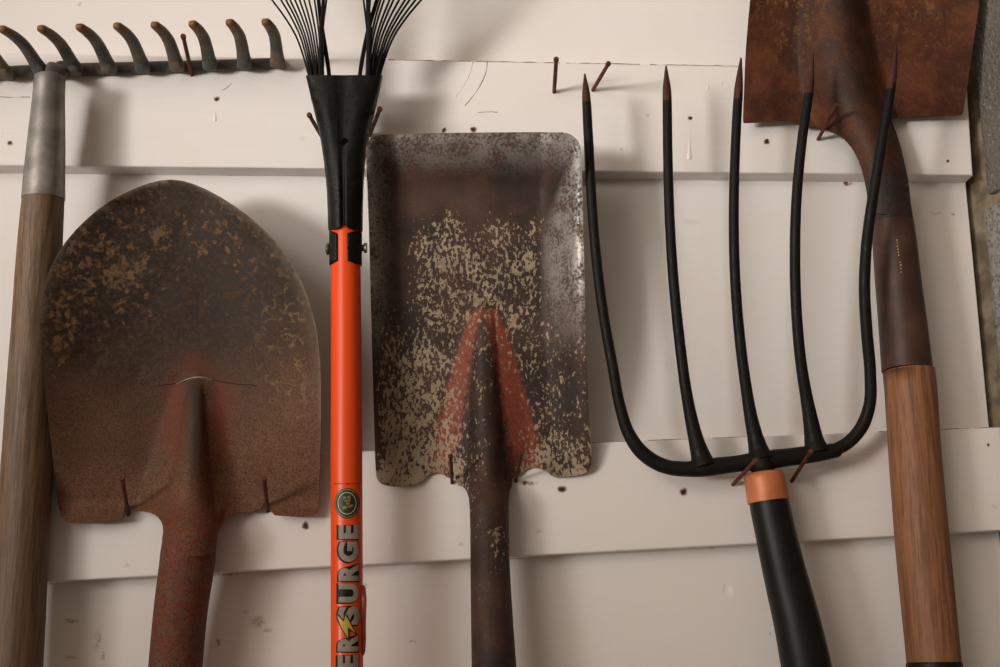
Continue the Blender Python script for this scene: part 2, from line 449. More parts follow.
# old paint runs on the upper board (part of the board's finish)
def drip(name, parent, x, y0, y1, r):
    bm = bmesh.new()
    tube(bm, [(x, y0, BD - .0006, r * .6), (x - .3, (y0 + y1) / 2, BD - .0006, r * .8), (x - .5, y1, BD - .0003, r)], 12, 4, ('round', 'round'), .45)
    obj(name, bm, M['board_paint_upper'], parent)
tr = bpy.data.objects['trim_1']
drip('paint_run', tr, 216, 104, 121, 2.2); drip('paint_run', tr, 689.5, 124, 159, 2.4)
drip('paint_run', tr, 708, 78, 89, 1.8); drip('paint_run', tr, 722, 78, 84, 1.6)

def dark_line(parent, pts, dep, r=.4):
    bm = bmesh.new(); q_ = catmull([(x, y, dep, r) for x, y in pts], 6)
    q_ = [(x + .5 * noise.noise(Vector((x * .2, y * .2, 1))), y + .35 * noise.noise(Vector((x * .15, y * .15, 3))), d, max(.08, rr * (.75 + 1.1 * noise.noise(Vector((x * .09, y * .09, 7)))))) for x, y, d, rr in q_]
    tube(bm, q_, 6, 1, flat=.35); obj('crack_and_gap_shade', bm, M['dark_line_brown'], parent)
tl = bpy.data.objects['trim_2']
dark_line(tr, [(487.5, 62), (486, 72), (482, 82), (470, 100), (465, 106)], BD, .45); dark_line(tr, [(473, 62), (470, 74), (461, 90), (456, 97)], BD, .3)
dark_line(tr, [(478, 112.5), (490, 112), (498, 112.4)], BD, .4); dark_line(tr, [(0, 97), (14, 97.5), (30, 97)], BD, .45)
dark_line(tr, [(222, 91), (228, 87), (232, 83)], BD, .3)
for a_, b_ in ((388, 470), (476, 560), (566, 640), (650, 742)):  # chipped top edge; the brown line also stands in for the gap's shadow
    dark_line(tr, [(x, 70.3 - (966 - x) * .01801) for x in np.linspace(a_, b_, 8)], BD - .0006, .55)
for a_, b_ in ((592, 640), (648, 700), (712, 760), (878, 890), (940, 1000)):  # same brown edge line on the lower board, gap shade included
    dark_line(tl, [(x, 427.4 + (1000.5 - x) * .03764) for x in np.linspace(a_, b_, 8)], BD - .0006, .55)

# block wall meeting the boarded wall at a slightly open corner
def block_wall():
    bm = bmesh.new(); pale = []
    o = Vector((XR + .004, .0, 0)); d = Vector((1, -2.5, 0)).normalized(); nrm = Vector((-d.y, d.x, 0)) * -1  # towards the room (left)
    if nrm.x > 0: nrm = -nrm
    zj = P(985, 195, 0.03).z
    def slab(u0, u1, z0, z1, t0, t1, mat, bev):
        vs = []
        for t in (t0, t1):
            for (u, z) in ((u0, z0), (u1, z0), (u1, z1), (u0, z1)):
                vs.append(bm.verts.new(o + d * u + nrm * t + Vector((0, 0, z))))
        fs = [(0, 1, 2, 3), (4, 5, 6, 7), (0, 1, 5, 4), (1, 2, 6, 5), (2, 3, 7, 6), (3, 0, 4, 7)]
        faces = [bm.faces.new([vs[i] for i in f]) for f in fs]
        for f in faces: f.material_index = mat
        if bev:
            es = list({e for f in faces for e in f.edges})
            r = bmesh.ops.bevel(bm, geom=es, offset=.004, segments=2, profile=.6, affect='EDGES')
            for f in r['faces']: f.material_index = mat
    slab(-.010, 1.2, .1, 2.6, -.10, -.005, 1, False)
    for k in range(-8, 7):
        z0 = zj + k * .2 + .005; z1 = zj + (k + 1) * .2 - .005
        u = .011 if k % 2 else .017
        while u < 1.2:
            slab(u, u + .39, z0, z1, -.09, 0, 0, True); u += .40
    bmesh.ops.recalc_face_normals(bm, faces=bm.faces)
    bm.verts.ensure_lookup_table()
    pale = [1.0 if v.co.z < zj else 0.0 for v in bm.verts]
    struct('wall_right', bm, [M['block'], M['mortar']], smooth=False, attrs={'pale': pale})
block_wall()

# ------------------------------------------------------------------ 1. garden rake (left)
t = thing('garden_rake', 'iron-headed garden rake with curved tines and weathered grey wooden handle, far left', 'rake', P(8, 830, .045))
bm = bmesh.new()
tube(bm, [(-190, 90, .0227, 6), (-60, 81, .0227, 6.2), (0, 73.5, .0227, 6.6), (60, 70.5, .0227, 6.6), (150, 67.5, .0227, 6.0), (230, 64.8, .0227, 5.4), (284, 62.5, .0227, 5.0)], 20, 6, ('flat', 'flat'), .75, 3.5)
# fillets of the bar at every tine foot are on the tines
head = obj('head_bar', bm, M['rake_iron'], t)
tips = [(266, 21, 277.5, 62.8), (230, 21.5, 244.5, 64.3), (193, 23, 210, 65.4), (155, 24, 177, 66.5), (117.5, 25, 143, 67.7), (80, 26, 109.5, 68.8), (41.5, 27.5, 75.5, 70), (2.5, 28, 41, 71.3), (-36, 30, 6, 74), (-74, 32, -29, 76), (-112, 34, -64, 79), (-150, 36, -99, 82)]
for (tx, ty, bx, by) in tips:
    bm = bmesh.new()
    dx, dy = tx - bx, ty - by
    def q(f, ox, oy): return (bx + dx * f + ox, by + dy * f + oy)
    pts = [(bx, by, .0235, 7.4), (bx, by - .5, .030, 7.6), (*q(.16, 1.2, -1.2), .040, 6.6), (*q(.34, 2.6, -2.2), .054, 6.1), (*q(.57, 3.6, -2.8), .070, 5.7), (*q(.8, 2.4, -1.6), .086, 5.2), (tx, ty + 1, .099, 4.6)]
    q2 = catmull(pts, 5)
    tube(bm, q2, 16, 1, ('flat', 'round'), .78, 3.0, ref=Vector((0, 0, 1)))
    bm.verts.ensure_lookup_table()
    # worn rusty end
    for f in bm.faces:
        if all((v.co.y < -.088) for v in f.verts): f.material_index = 1
    obj('tine', bm, [M['rake_iron'], M['rake_tip']], t)
bm = bmesh.new()
tube(bm, [(57, 70, .0227, 11), (57, 70.5, .036, 11), (54, 76, .048, 9), (51, 84, .055, 8), (50, 96, .057, 8)], 16, 5, flat=.6, power=3)
obj('tang', bm, M['rake_iron'], t)
bm = bmesh.new()
tube(bm, [(50, 76.5, .058, 12.5), (49.9, 78, .058, 14.8), (49, 92, .0575, 15.3), (46.5, 138, .056, 18), (44, 184, .0545, 20.3), (43.3, 199, .0535, 20.9)], 40, 3)
fer = obj('ferrule', bm, M['zinc'], t); fer['label'] = 'dull grey metal ferrule'
bm = bmesh.new()
tube(bm, [(43.4, 197, .0535, 20.2), (42, 215, .0525, 20.8), (35, 330, .0440, 22.8), (27, 467, .0388, 24.8), (16, 667, .0385, 25.8), (8, 830, .0385, 26)], 40, 5, ('flat', 'round'), wobble=.01)
hd = obj('handle', bm, M['grey_wood'], t); hd['label'] = 'weathered grey-brown wooden handle'

# ------------------------------------------------------------------ 2. round point shovel
t = thing('round_point_shovel', 'rusty round-point shovel blade with red-brown socket hanging beside the garden rake', 'shovel', P(166, 800, .036))
OUT = [(62, 522), (57, 500), (52, 450), (46, 400), (41, 355), (39, 318), (42, 292), (50, 268), (62, 246), (80, 225), (103, 205), (130, 190), (155, 181), (177, 179),
       (200, 186), (228, 201), (255, 221), (280, 246), (299, 275), (311, 305), (318, 335), (321, 372), (321, 430), (319.5, 480), (319, 505), (315, 514.5), (306, 517), (285, 516), (271.2, 514.8), (270.6, 502.5), (263.4, 502.5), (262, 508), (258, 509), (252, 513), (243, 512), (236, 513),
       (228, 516), (221, 524), (217, 535), (216, 545), (215.3, 556), (160.5, 556), (161.3, 548), (162, 540), (163.5, 528), (160, 519), (153, 513.5), (145, 511.5), (136, 510.5), (132.5, 511), (131.5, 505.5), (124.5, 505.5), (123.8, 518), (119, 520), (100, 522), (80, 523.5)]
def rsd(x, y):
    v = (y - 180) / 340.0
    base = interp(v, [0, .15, .3, .6, .85, 1, 1.1], [.066, .059, .053, .040, .029, .0225, .0225])
    c = interp(y, [180, 340, 520], [178, 180, 190])
    L = interp(y, [179, 205, 246, 292, 318, 400, 522], [177, 103, 62, 42, 39, 46, 62]); R = interp(y, [179, 201, 246, 305, 372, 522], [177, 228, 280, 311, 321, 319])
    s = (x - c) / max(60, (R - c) if x > c else (c - L)); s = max(-1.1, min(1.1, s))
    curl = interp(v, [0, .2, .42, .7, .9, 1], [.006, .018, .030, .024, .009, .0])
    dep = base + curl * abs(s) ** 2.2
    # raised ridge (frog) running into the socket
    rc = interp(y, [370, 400, 440, 500, 545], [196, 194.5, 192.5, 189, 189])
    rh = interp(y, [368, 380, 388, 420, 470, 520], [0, .002, .007, .0165, .026, .031])
    W = interp(y, [370, 385, 420, 470, 520], [16, 24, 34, 48, 60])
    core = interp(y, [370, 390, 430, 480, 520], [5, 8, 13, 20, 27])
    dx = abs(x - rc)
    b1 = max(0.0, 1 - (dx / core) ** 2); b1 = b1 ** .6 if b1 > 0 else 0
    b2 = max(0.0, 1 - (dx / W) ** 2) ** 2
    dep += rh * (.42 * b1 + .58 * b2)
    # half round neck
    k = sstep(496, 540, y)
    if k > 0:
        cT = .047; rr = interp(y, [520, 556], [.0226, .0206])
        R2 = interp(y, [500, 520, 550], [40, 31, 27.2]); uu = min(1, dx / R2)
        dep = dep * (1 - k) + (cT + rr * math.sqrt(max(0, 1 - uu * uu))) * k if dx < R2 else dep * (1 - k * .9) + cT * k * .9
    dep += .0010 * noise.noise(Vector((x * .03, y * .03, 0)))
    return dep
def rs_edge(x, y):
    L = interp(y, [179, 190, 205, 225, 246, 268, 292, 318], [177, 130, 103, 80, 62, 50, 42, 39]); R = interp(y, [179, 186, 201, 221, 246, 275, 305, 335, 372], [177, 200, 228, 255, 280, 299, 311, 318, 321])
    m = min(x - L, R - x)
    return max((1 - sstep(2, 16, m)) * .6 * (1 - sstep(330, 420, y)), 1.6 * (1 - sstep(.8, 3.2, m)) * (1 - sstep(400, 500, y)))
def rs_crust(x, y):
    a = .9 * math.exp(-(((x - 105) / 60) ** 2 + ((y - 265) / 55) ** 2)); b = .7 * math.exp(-(((x - 215) / 60) ** 2 + ((y - 240) / 45) ** 2)); c = .45 * math.exp(-(((x - 290) / 30) ** 2 + ((y - 370) / 80) ** 2))
    d = .9 * math.exp(-(((x - 60) / 25) ** 2 + ((y - 330) / 40) ** 2))
    return min(1, a + b + c + d)
def rs_red(x, y):
    rc = interp(y, [345, 400, 440, 500, 545], [195, 194.5, 192.5, 189, 189]); dx = x - rc
    top = math.exp(-((dx / 19) ** 2 + ((y - 367) / 12) ** 2)) * .5
    fl = (math.exp(-((dx - 27) / 12) ** 2) + math.exp(-((dx + 20) / 10) ** 2)) * sstep(372, 390, y) * (1 - sstep(425, 480, y))
    low = .45 * sstep(480, 540, y) * math.exp(-(dx / 40) ** 2)
    return min(1, top + .55 * fl + low)
rust = lambda x, y: sstep(270, 500, y) * .75 + .30 * sstep(190, 320, x) + .25 * sstep(460, 520, y)
bm, mv = blade(OUT, rsd, .002, 2.6, {'rust': rust, 'crust': rs_crust, 'red': rs_red, 'edge': rs_edge, 'vein': lambda x, y: min(1, 1.1 * math.exp(-(((x - 293) / 32) ** 2 + ((y - 350) / 85) ** 2))), 'crest': lambda x, y: math.exp(-((x - interp(y, [370, 400, 440, 500], [195, 194.5, 193.5, 192])) / interp(y, [380, 500], [4, 9])) ** 2) * sstep(380, 390, y) * (1 - sstep(440, 500, y)), 'sock': lambda x, y: sstep(485, 525, y) * (1 - sstep(22, 40, abs(x - 190)))}, 1)
obj('blade', bm, M['round_blade'], t, attrs=mv)
# cracked seam with a bright worn lip at the head of the ridge
bm = bmesh.new()
sp_ = [(176, 384), (183, 381), (190, 378.5), (198, 377.3), (206, 378), (212, 380)]
tube(bm, [(x, y, rsd(x, y) + .0003, r) for (x, y), r in zip(sp_, (.2, .6, .9, 1.0, .8, .2))], 8, 4)
o = obj('worn_seam', bm, M['zinc'], t); o['label'] = 'bright worn metal edge at the head of the ridge'
for pl in ([(152, 386.5), (165, 385), (177, 383.2)], [(211, 379.5), (232, 383.5), (257, 385.5)]):
    bm = bmesh.new()
    tube(bm, [(x, y, rsd(x, y) - .0001, r) for (x, y), r in zip(pl, (.15, .34, .25))], 8, 6)
    obj('seam_crack', bm, M['hole_black'], t)
bm = bmesh.new()
tube(bm, [(189, 520, .044, 19), (189, 535, .0455, 24), (188.5, 548, .0465, 26.6), (188, 556, .047, 27.2), (186, 572, .0462, 27), (182, 600, .044, 26.6), (176, 660, .040, 26.4), (166, 800, .036, 26.5)], 40, 5)
so = obj('socket', bm, M['round_blade'], t, attrs={'sock': [1.0] * len(bm.verts)}); so['label'] = 'socket with worn red paint and rust'

# ------------------------------------------------------------------ 3. leaf rake with orange handle
t = thing('leaf_rake', 'spring-tine leaf rake with black head and bright orange lettered metal handle', 'rake', P(349, 820, .07))
TD = .070
bm = bmesh.new()
HP = [(345.5, 205, TD, 14.6), (346, 290, TD, 14.9), (346.5, 467, TD, 15.8), (347, 667, TD, 16.2), (348, 820, TD, 16.5)]
tube(bm, HP, 48, 8, ('flat', 'round'))
handle = obj('handle', bm, M['orange'], t); handle['label'] = 'bright orange tube handle with printed decals'
def on_tube(x, y, lift):
    """point on the handle's surface under photo position (x, y), raised by lift metres"""
    cx = interp(y, [p[1] for p in HP], [p[0] for p in HP]); r = interp(y, [p[1] for p in HP], [p[3] for p in HP])
    rm = r * S(cx, y, TD) + lift; ax = P(cx, y, TD).x; dep = TD + rm
    for _ in range(4):
        p = P(x, y, dep); xo = max(-rm * .999, min(rm * .999, p.x - ax)); dep = TD + math.sqrt(rm * rm - xo * xo)
    p = P(x, y, dep)
    return Vector((p.x, p.y, p.z))
def decal(polys, lift, name, m, parent, label=None):
    bm = bmesh.new()
    for poly in polys:
        vs = [bm.verts.new((x, y, 0)) for x, y in poly]
        for tri in tessellate_polygon([[Vector((x, y, 0)) for x, y in poly]]): bm.faces.new([vs[i] for i in tri])
    return wrap(bm, lift, name, m, parent, label)
def wrap(bm, lift, name, m, parent, label=None):
    xs = [v.co.x for v in bm.verts]; x = min(xs)
    while x < max(xs):
        bmesh.ops.bisect_plane(bm, geom=list(bm.verts) + list(bm.edges) + list(bm.faces), plane_co=(x, 0, 0), plane_no=(1, 0, 0)); x += 1.4
    for v in bm.verts: v.co = on_tube(v.co.x, v.co.y, lift)
    bmesh.ops.recalc_face_normals(bm, faces=bm.faces)
    for f in bm.faces:
        if f.normal.y > 0: f.normal_flip()
    o = obj(name, bm, m, parent, smooth=False)
    if label: o['label'] = label
    return o
def circle(cx, cy, rx, ry, n=40): return [(cx + rx * math.cos(2 * math.pi * k / n), cy + ry * math.sin(2 * math.pi * k / n)) for k in range(n)]
def text_bm(s, offset):
    cu = bpy.data.curves.new('lettering', 'FONT'); cu.body = s; cu.size = 1.0; cu.offset = offset; cu.resolution_u = 4; cu.fill_mode = 'FRONT'
    o = bpy.data.objects.new('lettering_source', cu); COL.objects.link(o)
    dg = bpy.context.evaluated_depsgraph_get(); dg.update()
    me = bpy.data.meshes.new_from_object(o.evaluated_get(dg))
    bm = bmesh.new(); bm.from_mesh(me)
    bpy.data.objects.remove(o); bpy.data.curves.remove(cu); bpy.data.meshes.remove(me)
    return bm
def letter(ch, ytop, ybot, x0, x1, offset, shift=(0, 0), grow=0.0):
    """one capital reading up the handle: its left edge at ybot, its top towards x0"""
    bm = text_bm(ch, .055 + offset); ref = text_bm(ch, .055)
    a = [min(v.co[i] for v in ref.verts) for i in (0, 1)]; b = [max(v.co[i] for v in ref.verts) for i in (0, 1)]; ref.free()
    for v in bm.verts:
        u = (v.co.x - a[0]) / (b[0] - a[0]); w = (v.co.y - a[1]) / (b[1] - a[1])
        v.co = Vector((x1 + (x0 - x1) * w + shift[0], ybot + (ytop - ybot) * u + shift[1], 0))
    return bm
LET = [('E', 525, 539), ('G', 541.5, 562), ('R', 563.5, 581), ('U', 583.5, 602.5), ('S', 606, 625), ('R', 634.5, 651.5), ('E', 655, 669)]
for ch, y0, y1 in LET:
    x0, x1 = (338.4, 358.6) if y0 < 630 else (337.6, 358.2)
    if ch == 'S': x0, x1 = 338, 359.5
    lb = letter(ch, y0, y1, x0, x1, 0); hp = [(v.co.x, v.co.y) for v in lb.verts]; lb.free()
    hull = [hp[i] for i in convex_hull_2d([Vector(p) for p in hp])]; mx_, my_ = sum(p[0] for p in hull) / len(hull), sum(p[1] for p in hull) / len(hull)
    decal([[(mx_ - .9 + (px_ - mx_) * 1.09, my_ + .5 + (py_ - my_) * 1.10) for px_, py_ in hull]], .00025, 'letter_outline', M['letter_black'], handle)
    wrap(letter(ch, y0, y1, x0, x1, 0), .0005, 'letter', M['letter_grey'], handle)
decal([[(335.8, 613.5), (343, 620.5), (344.2, 611.5), (358.5, 636), (349.8, 630.5), (349.2, 642), (340, 627.5)]], .0007, 'lightning_outline', M['letter_black'], handle)
decal([[(337.2, 616), (343.8, 622.8), (345.2, 615), (355.6, 633), (347.8, 627.3), (348.2, 638.4), (341.2, 627)]], .0009, 'lightning_bolt', M['bolt_yellow'], handle)
def circle(cx, cy, rx, ry, n=40): return [(cx + rx * math.cos(2 * math.pi * k / n), cy + ry * math.sin(2 * math.pi * k / n)) for k in range(n)]
def text_bm(s, offset):
    cu = bpy.data.curves.new('lettering', 'FONT'); cu.body = s; cu.size = 1.0; cu.offset = offset; cu.resolution_u = 4; cu.fill_mode = 'FRONT'
    o = bpy.data.objects.new('lettering_source', cu); COL.objects.link(o)
    dg = bpy.context.evaluated_depsgraph_get(); dg.update()
    me = bpy.data.meshes.new_from_object(o.evaluated_get(dg))
    bm = bmesh.new(); bm.from_mesh(me)
    bpy.data.objects.remove(o); bpy.data.curves.remove(cu); bpy.data.meshes.remove(me)
    return bm
def letter(ch, ytop, ybot, x0, x1, offset, shift=(0, 0), grow=0.0):
    """one capital reading up the handle: its left edge at ybot, its top towards x0"""
    bm = text_bm(ch, .055 + offset); ref = text_bm(ch, .055)
    a = [min(v.co[i] for v in ref.verts) for i in (0, 1)]; b = [max(v.co[i] for v in ref.verts) for i in (0, 1)]; ref.free()
    for v in bm.verts:
        u = (v.co.x - a[0]) / (b[0] - a[0]); w = (v.co.y - a[1]) / (b[1] - a[1])
        v.co = Vector((x1 + (x0 - x1) * w + shift[0], ybot + (ytop - ybot) * u + shift[1], 0))
    return bm
LET = [('E', 525, 539), ('G', 541.5, 562), ('R', 563.5, 581), ('U', 583.5, 602.5), ('S', 606, 625), ('R', 634.5, 651.5), ('E', 655, 669)]
for ch, y0, y1 in LET:
    x0, x1 = (338.4, 358.6) if y0 < 630 else (337.6, 358.2)
    if ch == 'S': x0, x1 = 338, 359.5
    lb = letter(ch, y0, y1, x0, x1, 0); hp = [(v.co.x, v.co.y) for v in lb.verts]; lb.free()
    hull = [hp[i] for i in convex_hull_2d([Vector(p) for p in hp])]; mx_, my_ = sum(p[0] for p in hull) / len(hull), sum(p[1] for p in hull) / len(hull)
    decal([[(mx_ - .9 + (px_ - mx_) * 1.09, my_ + .5 + (py_ - my_) * 1.10) for px_, py_ in hull]], .00025, 'letter_outline', M['letter_black'], handle)
    wrap(letter(ch, y0, y1, x0, x1, 0), .0005, 'letter', M['letter_grey'], handle)
decal([[(336.5, 612), (344, 620), (347, 614), (357, 635), (349, 630), (349.5, 641.5), (340, 626), (337.5, 619)]], .0007, 'lightning_outline', M['letter_black'], handle)
decal([[(338, 616), (345, 623), (347.2, 617.5), (353.5, 629.5), (347.5, 626.5), (348, 637.5), (341, 626)]], .0009, 'lightning_bolt', M['bolt_yellow'], handle)
decal([circle(347.2, 503.3, 12.9, 15.4)], .00025, 'roundel', M['decal_dark'], handle, 'round black and olive badge')
def ring(cx, cy, rx, ry, w, n=40):
    o = circle(cx, cy, rx, ry, n); i = circle(cx, cy, rx - w, ry - w, n)
    return [[o[k], o[(k + 1) % n], i[(k + 1) % n], i[k]] for k in range(n)]
decal(ring(347, 503.3, 12.0, 14.4, .8), .0004, 'roundel_ring', M['olive'], handle)
decal(ring(347, 503.3, 9.4, 11.2, .7), .0004, 'roundel_ring', M['letter_grey'], handle)
decal([[(343, 496.8), (346, 496), (346.3, 498.6), (343.4, 499.4)], [(347.2, 496), (350.6, 495.4), (350.4, 498.6), (347.4, 499)], [(344.4, 500), (350.4, 499.2), (350.6, 501.4), (344.8, 502.2)], [(346, 502.8), (349.6, 502.2), (349.8, 504.4), (346.2, 505)], [(342.4, 506.4), (346.6, 505.8), (346.8, 508.6), (342.8, 509.6)], [(347.6, 505.6), (353, 504.2), (353.6, 506.6), (347.8, 508.2)]], .0005, 'roundel_mark', M['olive'], handle)
decal([[(333.5, 483.2), (361, 483.2), (361, 484.1), (333.5, 484.1)], circle(348, 484, 1.3, 1.2, 10)], .0002, 'decal_edge', M['dark_red'], handle)
# thin dark red strip down the right side of the handle
bm = bmesh.new()
tube(bm, [(363.2, 585, TD + .002, .6), (363.9, 588, TD + .002, 1.6), (364.2, 620, TD + .002, 1.7), (363.9, 650, TD + .002, 1.6), (363.5, 655, TD + .002, .7)], 10, 3)
o = obj('dark_red_strip', bm, M['dark_red'], handle); o['label'] = 'dark red strip along the right side of the handle'

# folded black head bracket
bm = bmesh.new()
rows = []; NS = 96
BL = [(75.5, 306, 382.5, .0085), (82, 307.5, 381.5, .009), (100, 311.5, 377.3, .0105), (115, 315.3, 373.6, .0118), (130, 319, 370, .013), (145, 321.8, 367.3, .014), (160, 324, 365.2, .0148), (175, 325.7, 363.9, .0152), (190, 327, 363.2, .0154), (210, 327.8, 362.8, .0156), (229.5, 328.3, 362.6, .0157)]
ys = list(np.linspace(75.5, 229.5, 40))
for y in ys:
    l = interp(y, [r[0] for r in BL], [r[1] for r in BL]); r_ = interp(y, [r[0] for r in BL], [r[2] for r in BL]); h = interp(y, [r[0] for r in BL], [r[3] for r in BL])
    cx = (l + r_) / 2; sc = S(cx, y, TD); w = (r_ - l) / 2 * sc; pw = interp(y, [75, 150, 200], [3.4, 2.6, 2.0])
    row = []
    for k in range(NS):
        a = 2 * math.pi * k / NS; c, s = math.cos(a), math.sin(a)
        ex = math.copysign(abs(c) ** (2 / pw), c); ey = math.copysign(abs(s) ** (2 / pw), s)
        p = P(cx, y, TD); xo = w * ex; dp = h * ey
        if ey > 0:   # front: the two wings swell either side of the folded seam
            xn = xo / w
            sw = interp(y, [75, 85, 110, 160], [.0, .0006, .0012, .0])
            dp += sw * (math.cos(math.pi * (abs(xn) - .5) * 2) if abs(xn) < 1 else 0)
            dp -= .0034 * math.exp(-(xo / .0013) ** 2)
        pz = P(cx, y, TD + dp * .9).z if ey > 0 else p.z
        row.append((p.x + xo, p.y - dp, pz + (.0035 * math.exp(-(xo / .004) ** 2) * sstep(205, 229, y) if ey > 0 else 0)))
    rows.append(row)
outer = [[bm.verts.new(c) for c in row] for row in rows]
def shrink(row):
    cx = sum(p[0] for p in row) / NS; cy = sum(p[1] for p in row) / NS
    return [(cx + (p[0] - cx) * .93, cy + (p[1] - cy) * .86, p[2]) for p in row]
inner = [[bm.verts.new(c) for c in shrink(row)] for row in rows]
for a, b in zip(outer, outer[1:]):
    for k in range(NS): bm.faces.new((a[k], a[(k + 1) % NS], b[(k + 1) % NS], b[k]))
for a, b in zip(inner, inner[1:]):
    for k in range(NS): bm.faces.new((a[k], b[k], b[(k + 1) % NS], a[(k + 1) % NS]))
for o_, i_ in ((outer[0], inner[0]), (outer[-1], inner[-1])):
    for k in range(NS):
        f = bm.faces.new((o_[k], o_[(k + 1) % NS], i_[(k + 1) % NS], i_[k]))
        for e in f.edges: e.smooth = False
bmesh.ops.recalc_face_normals(bm, faces=bm.faces)
br = obj('head_bracket', bm, M['black_sheet'], t); br['label'] = 'folded black sheet-metal head with a centre seam'
bm = bmesh.new()
tube(bm, [(344.4, 142.2, TD + .010, 3.6), (344.4, 141.5, TD + .0142, 3.6)], 16, 1)
obj('rivet_hole', bm, M['hole_black'], br)
# collar strap round the tube, open at the front
bm = bmesh.new()
a0, a1 = math.radians(-90 + 13), math.radians(270 - 24)   # from right of the gap round the back to the left of it
N1 = 48; strip = []
for y in np.linspace(231, 264.5, 10):
    cx = 345.6; sc = S(cx, y, TD); p = P(cx, y, TD); pf = P(cx, y, TD + .013).z - p.z; row = []
    for k in range(N1 + 1):
        a = a0 + (a1 - a0) * k / N1
        e = min(k, N1 - k)
        zz = 0
        yn = (y - 231) / 33.5
        if e < 4: zz = -(.0018) * (1 - e / 4) if yn < .5 else .0018 * (1 - e / 4)
        if yn >= .5: zz += .0022 * (max(0, -math.sin(a)) ** 1.5) * (yn - .5) * 1.6
        row.append([(p.x + (16.4 * sc + q_) * math.cos(a), p.y + (16.4 * sc + q_) * math.sin(a), p.z + zz + pf * max(0, -math.sin(a))) for q_ in (0, -.0012)])
    strip.append(row)
V = [[[bm.verts.new(c) for c in pr] for pr in row] for row in strip]
for a, b in zip(V, V[1:]):
    for k in range(N1):
        bm.faces.new((a[k][0], a[k + 1][0], b[k + 1][0], b[k][0])); bm.faces.new((a[k][1], b[k][1], b[k + 1][1], a[k + 1][1]))
    for k in (0, N1): bm.faces.new((a[k][0], b[k][0], b[k][1], a[k][1]))
for row in (V[0], V[-1]):
    for k in range(N1): bm.faces.new((row[k][0], row[k][1], row[k + 1][1], row[k + 1][0]))
bmesh.ops.recalc_face_normals(bm, faces=bm.faces)
coll = obj('collar_clamp', bm, M['black_sheet'], t)
bm = bmesh.new()
tube(bm, [(330, 249, TD, 4), (327.8, 249, TD, 6.2), (326.5, 249, TD, 5.6), (325.6, 249, TD, 3)], 20, 1)
obj('bolt_head', bm, M['brass_bolt'], coll)
bm = bmesh.new()
tube(bm, [(361, 248, TD, 3.4), (364, 248, TD, 3.4), (364.05, 248, TD, 5.0), (366.8, 248, TD, 5.0)], 6, 1)
obj('nut', bm, M['brass_bolt'], coll)
# spring tines, each its own wire
L_t = [272, 281, 286, 290, 295, 299.5, 304, 309, 314.5]; L_b = list(np.linspace(308, 321.5, 9))
R_t = [421, 415.5, 409.5, 405, 399, 393.5, 389.5, 384, 380.5]; R_b = list(np.linspace(380.5, 366.5, 9))
def tine(xt, xb, r, k, cross=False):
    d = xt - xb
    pts = [(xb + (345 - xb) * .12, 92, TD + .001 * (k % 3 - 1), r), (xb, 73, TD + .001 * (k % 3 - 1), r), (xb + d * .13, 56, TD + .0015 * (k % 3 - 1), r), (xb + d * .335, 36, TD + .002, r), (xb + d * .65, 17, TD + .003, r), (xt, 0, TD + .004, r),
           (xt + d * 1.05, -50, TD + .007, r), (xt + d * 2.3, -110, TD + .01, r), (xt + d * 3.0, -150, TD + .016, r), (xt + d * 3.2, -162, TD + .032, r)]
    bm = bmesh.new(); tube(bm, pts, 8, 4, ('flat', 'round')); obj('tine', bm, M['black_wire'], t)
for k, (a, b) in enumerate(zip(L_t, L_b)): tine(a, b, .95, k)
for k, (a, b) in enumerate(zip(R_t, R_b)): tine(a, b, 1.1, k)
tine(326.5, 320, 1.0, 0); tine(322.5, 323, 1.2, 1); tine(363.5, 369.5, 1.0, 0); tine(366.7, 368, 1.0, 1); tine(370.2, 366.5, 1.0, 2)
def strap(pts):
    bm = bmesh.new(); tube(bm, pts, 12, 5, ('flat', 'round'), .5, 3.0); obj('strap', bm, M['black_wire'], t)
strap([(330, 92, TD - .003, 1.8), (329, 74, TD - .003, 2.0), (325.5, 50, TD - .003, 2.2), (321.5, 25, TD - .003, 2.2), (318.5, 0, TD - .002, 2.0), (314, -50, TD, 1.8)])
strap([(319, 92, TD + .003, 2), (320.5, 74, TD + .003, 2.3), (321, 50, TD + .003, 2.4), (321.5, 25, TD + .003, 2.2), (324, 0, TD + .004, 1.2), (328, -50, TD + .006, 1.2)])
strap([(358.5, 92, TD - .003, 1.8), (360, 74, TD - .003, 2.0), (364, 50, TD - .003, 2.2), (369.5, 25, TD - .003, 2.2), (377, 0, TD - .002, 2.0), (390, -50, TD, 1.8)])
strap([(369, 92, TD + .003, 2), (368.5, 74, TD + .003, 2.2), (369, 45, TD + .003, 2.4), (369.5, 25, TD + .003, 2.2), (368, 0, TD + .004, 1.3), (364, -50, TD + .006, 1.2)])

# ------------------------------------------------------------------ 4. square point shovel
t = thing('square_point_shovel', 'square-mouth shovel with flaking tan paint and upturned sides between leaf rake and fork', 'shovel', P(498, 800, .05))
OUT = [(372, 136.5), (385, 134), (470, 132.5), (560, 132), (570, 133.5), (578, 140), (581.5, 150), (583, 200), (585, 300), (588, 400), (590.5, 445), (592, 462), (590.5, 469), (585, 473.5), (574, 476), (560, 477.5), (552, 476), (547, 471), (539, 467.5), (531, 467), (525, 470), (520.5, 474.5), (519.4, 475.5), (512.6, 475.5), (512, 486),
       (509.5, 491), (508.7, 500), (508.7, 520), (508.9, 532), (470.3, 532), (470, 520), (469.6, 505), (467.5, 492), (463, 486), (457, 485), (455.6, 477), (449.2, 477), (447.5, 477.5), (444, 474.5), (437, 472.5), (430, 474), (424.5, 479), (420, 483), (408, 485.5), (394, 486.5), (383, 485), (377, 480), (375.5, 470), (374, 420), (371.5, 330), (369, 230), (366.5, 165), (365.5, 150), (367, 142)]
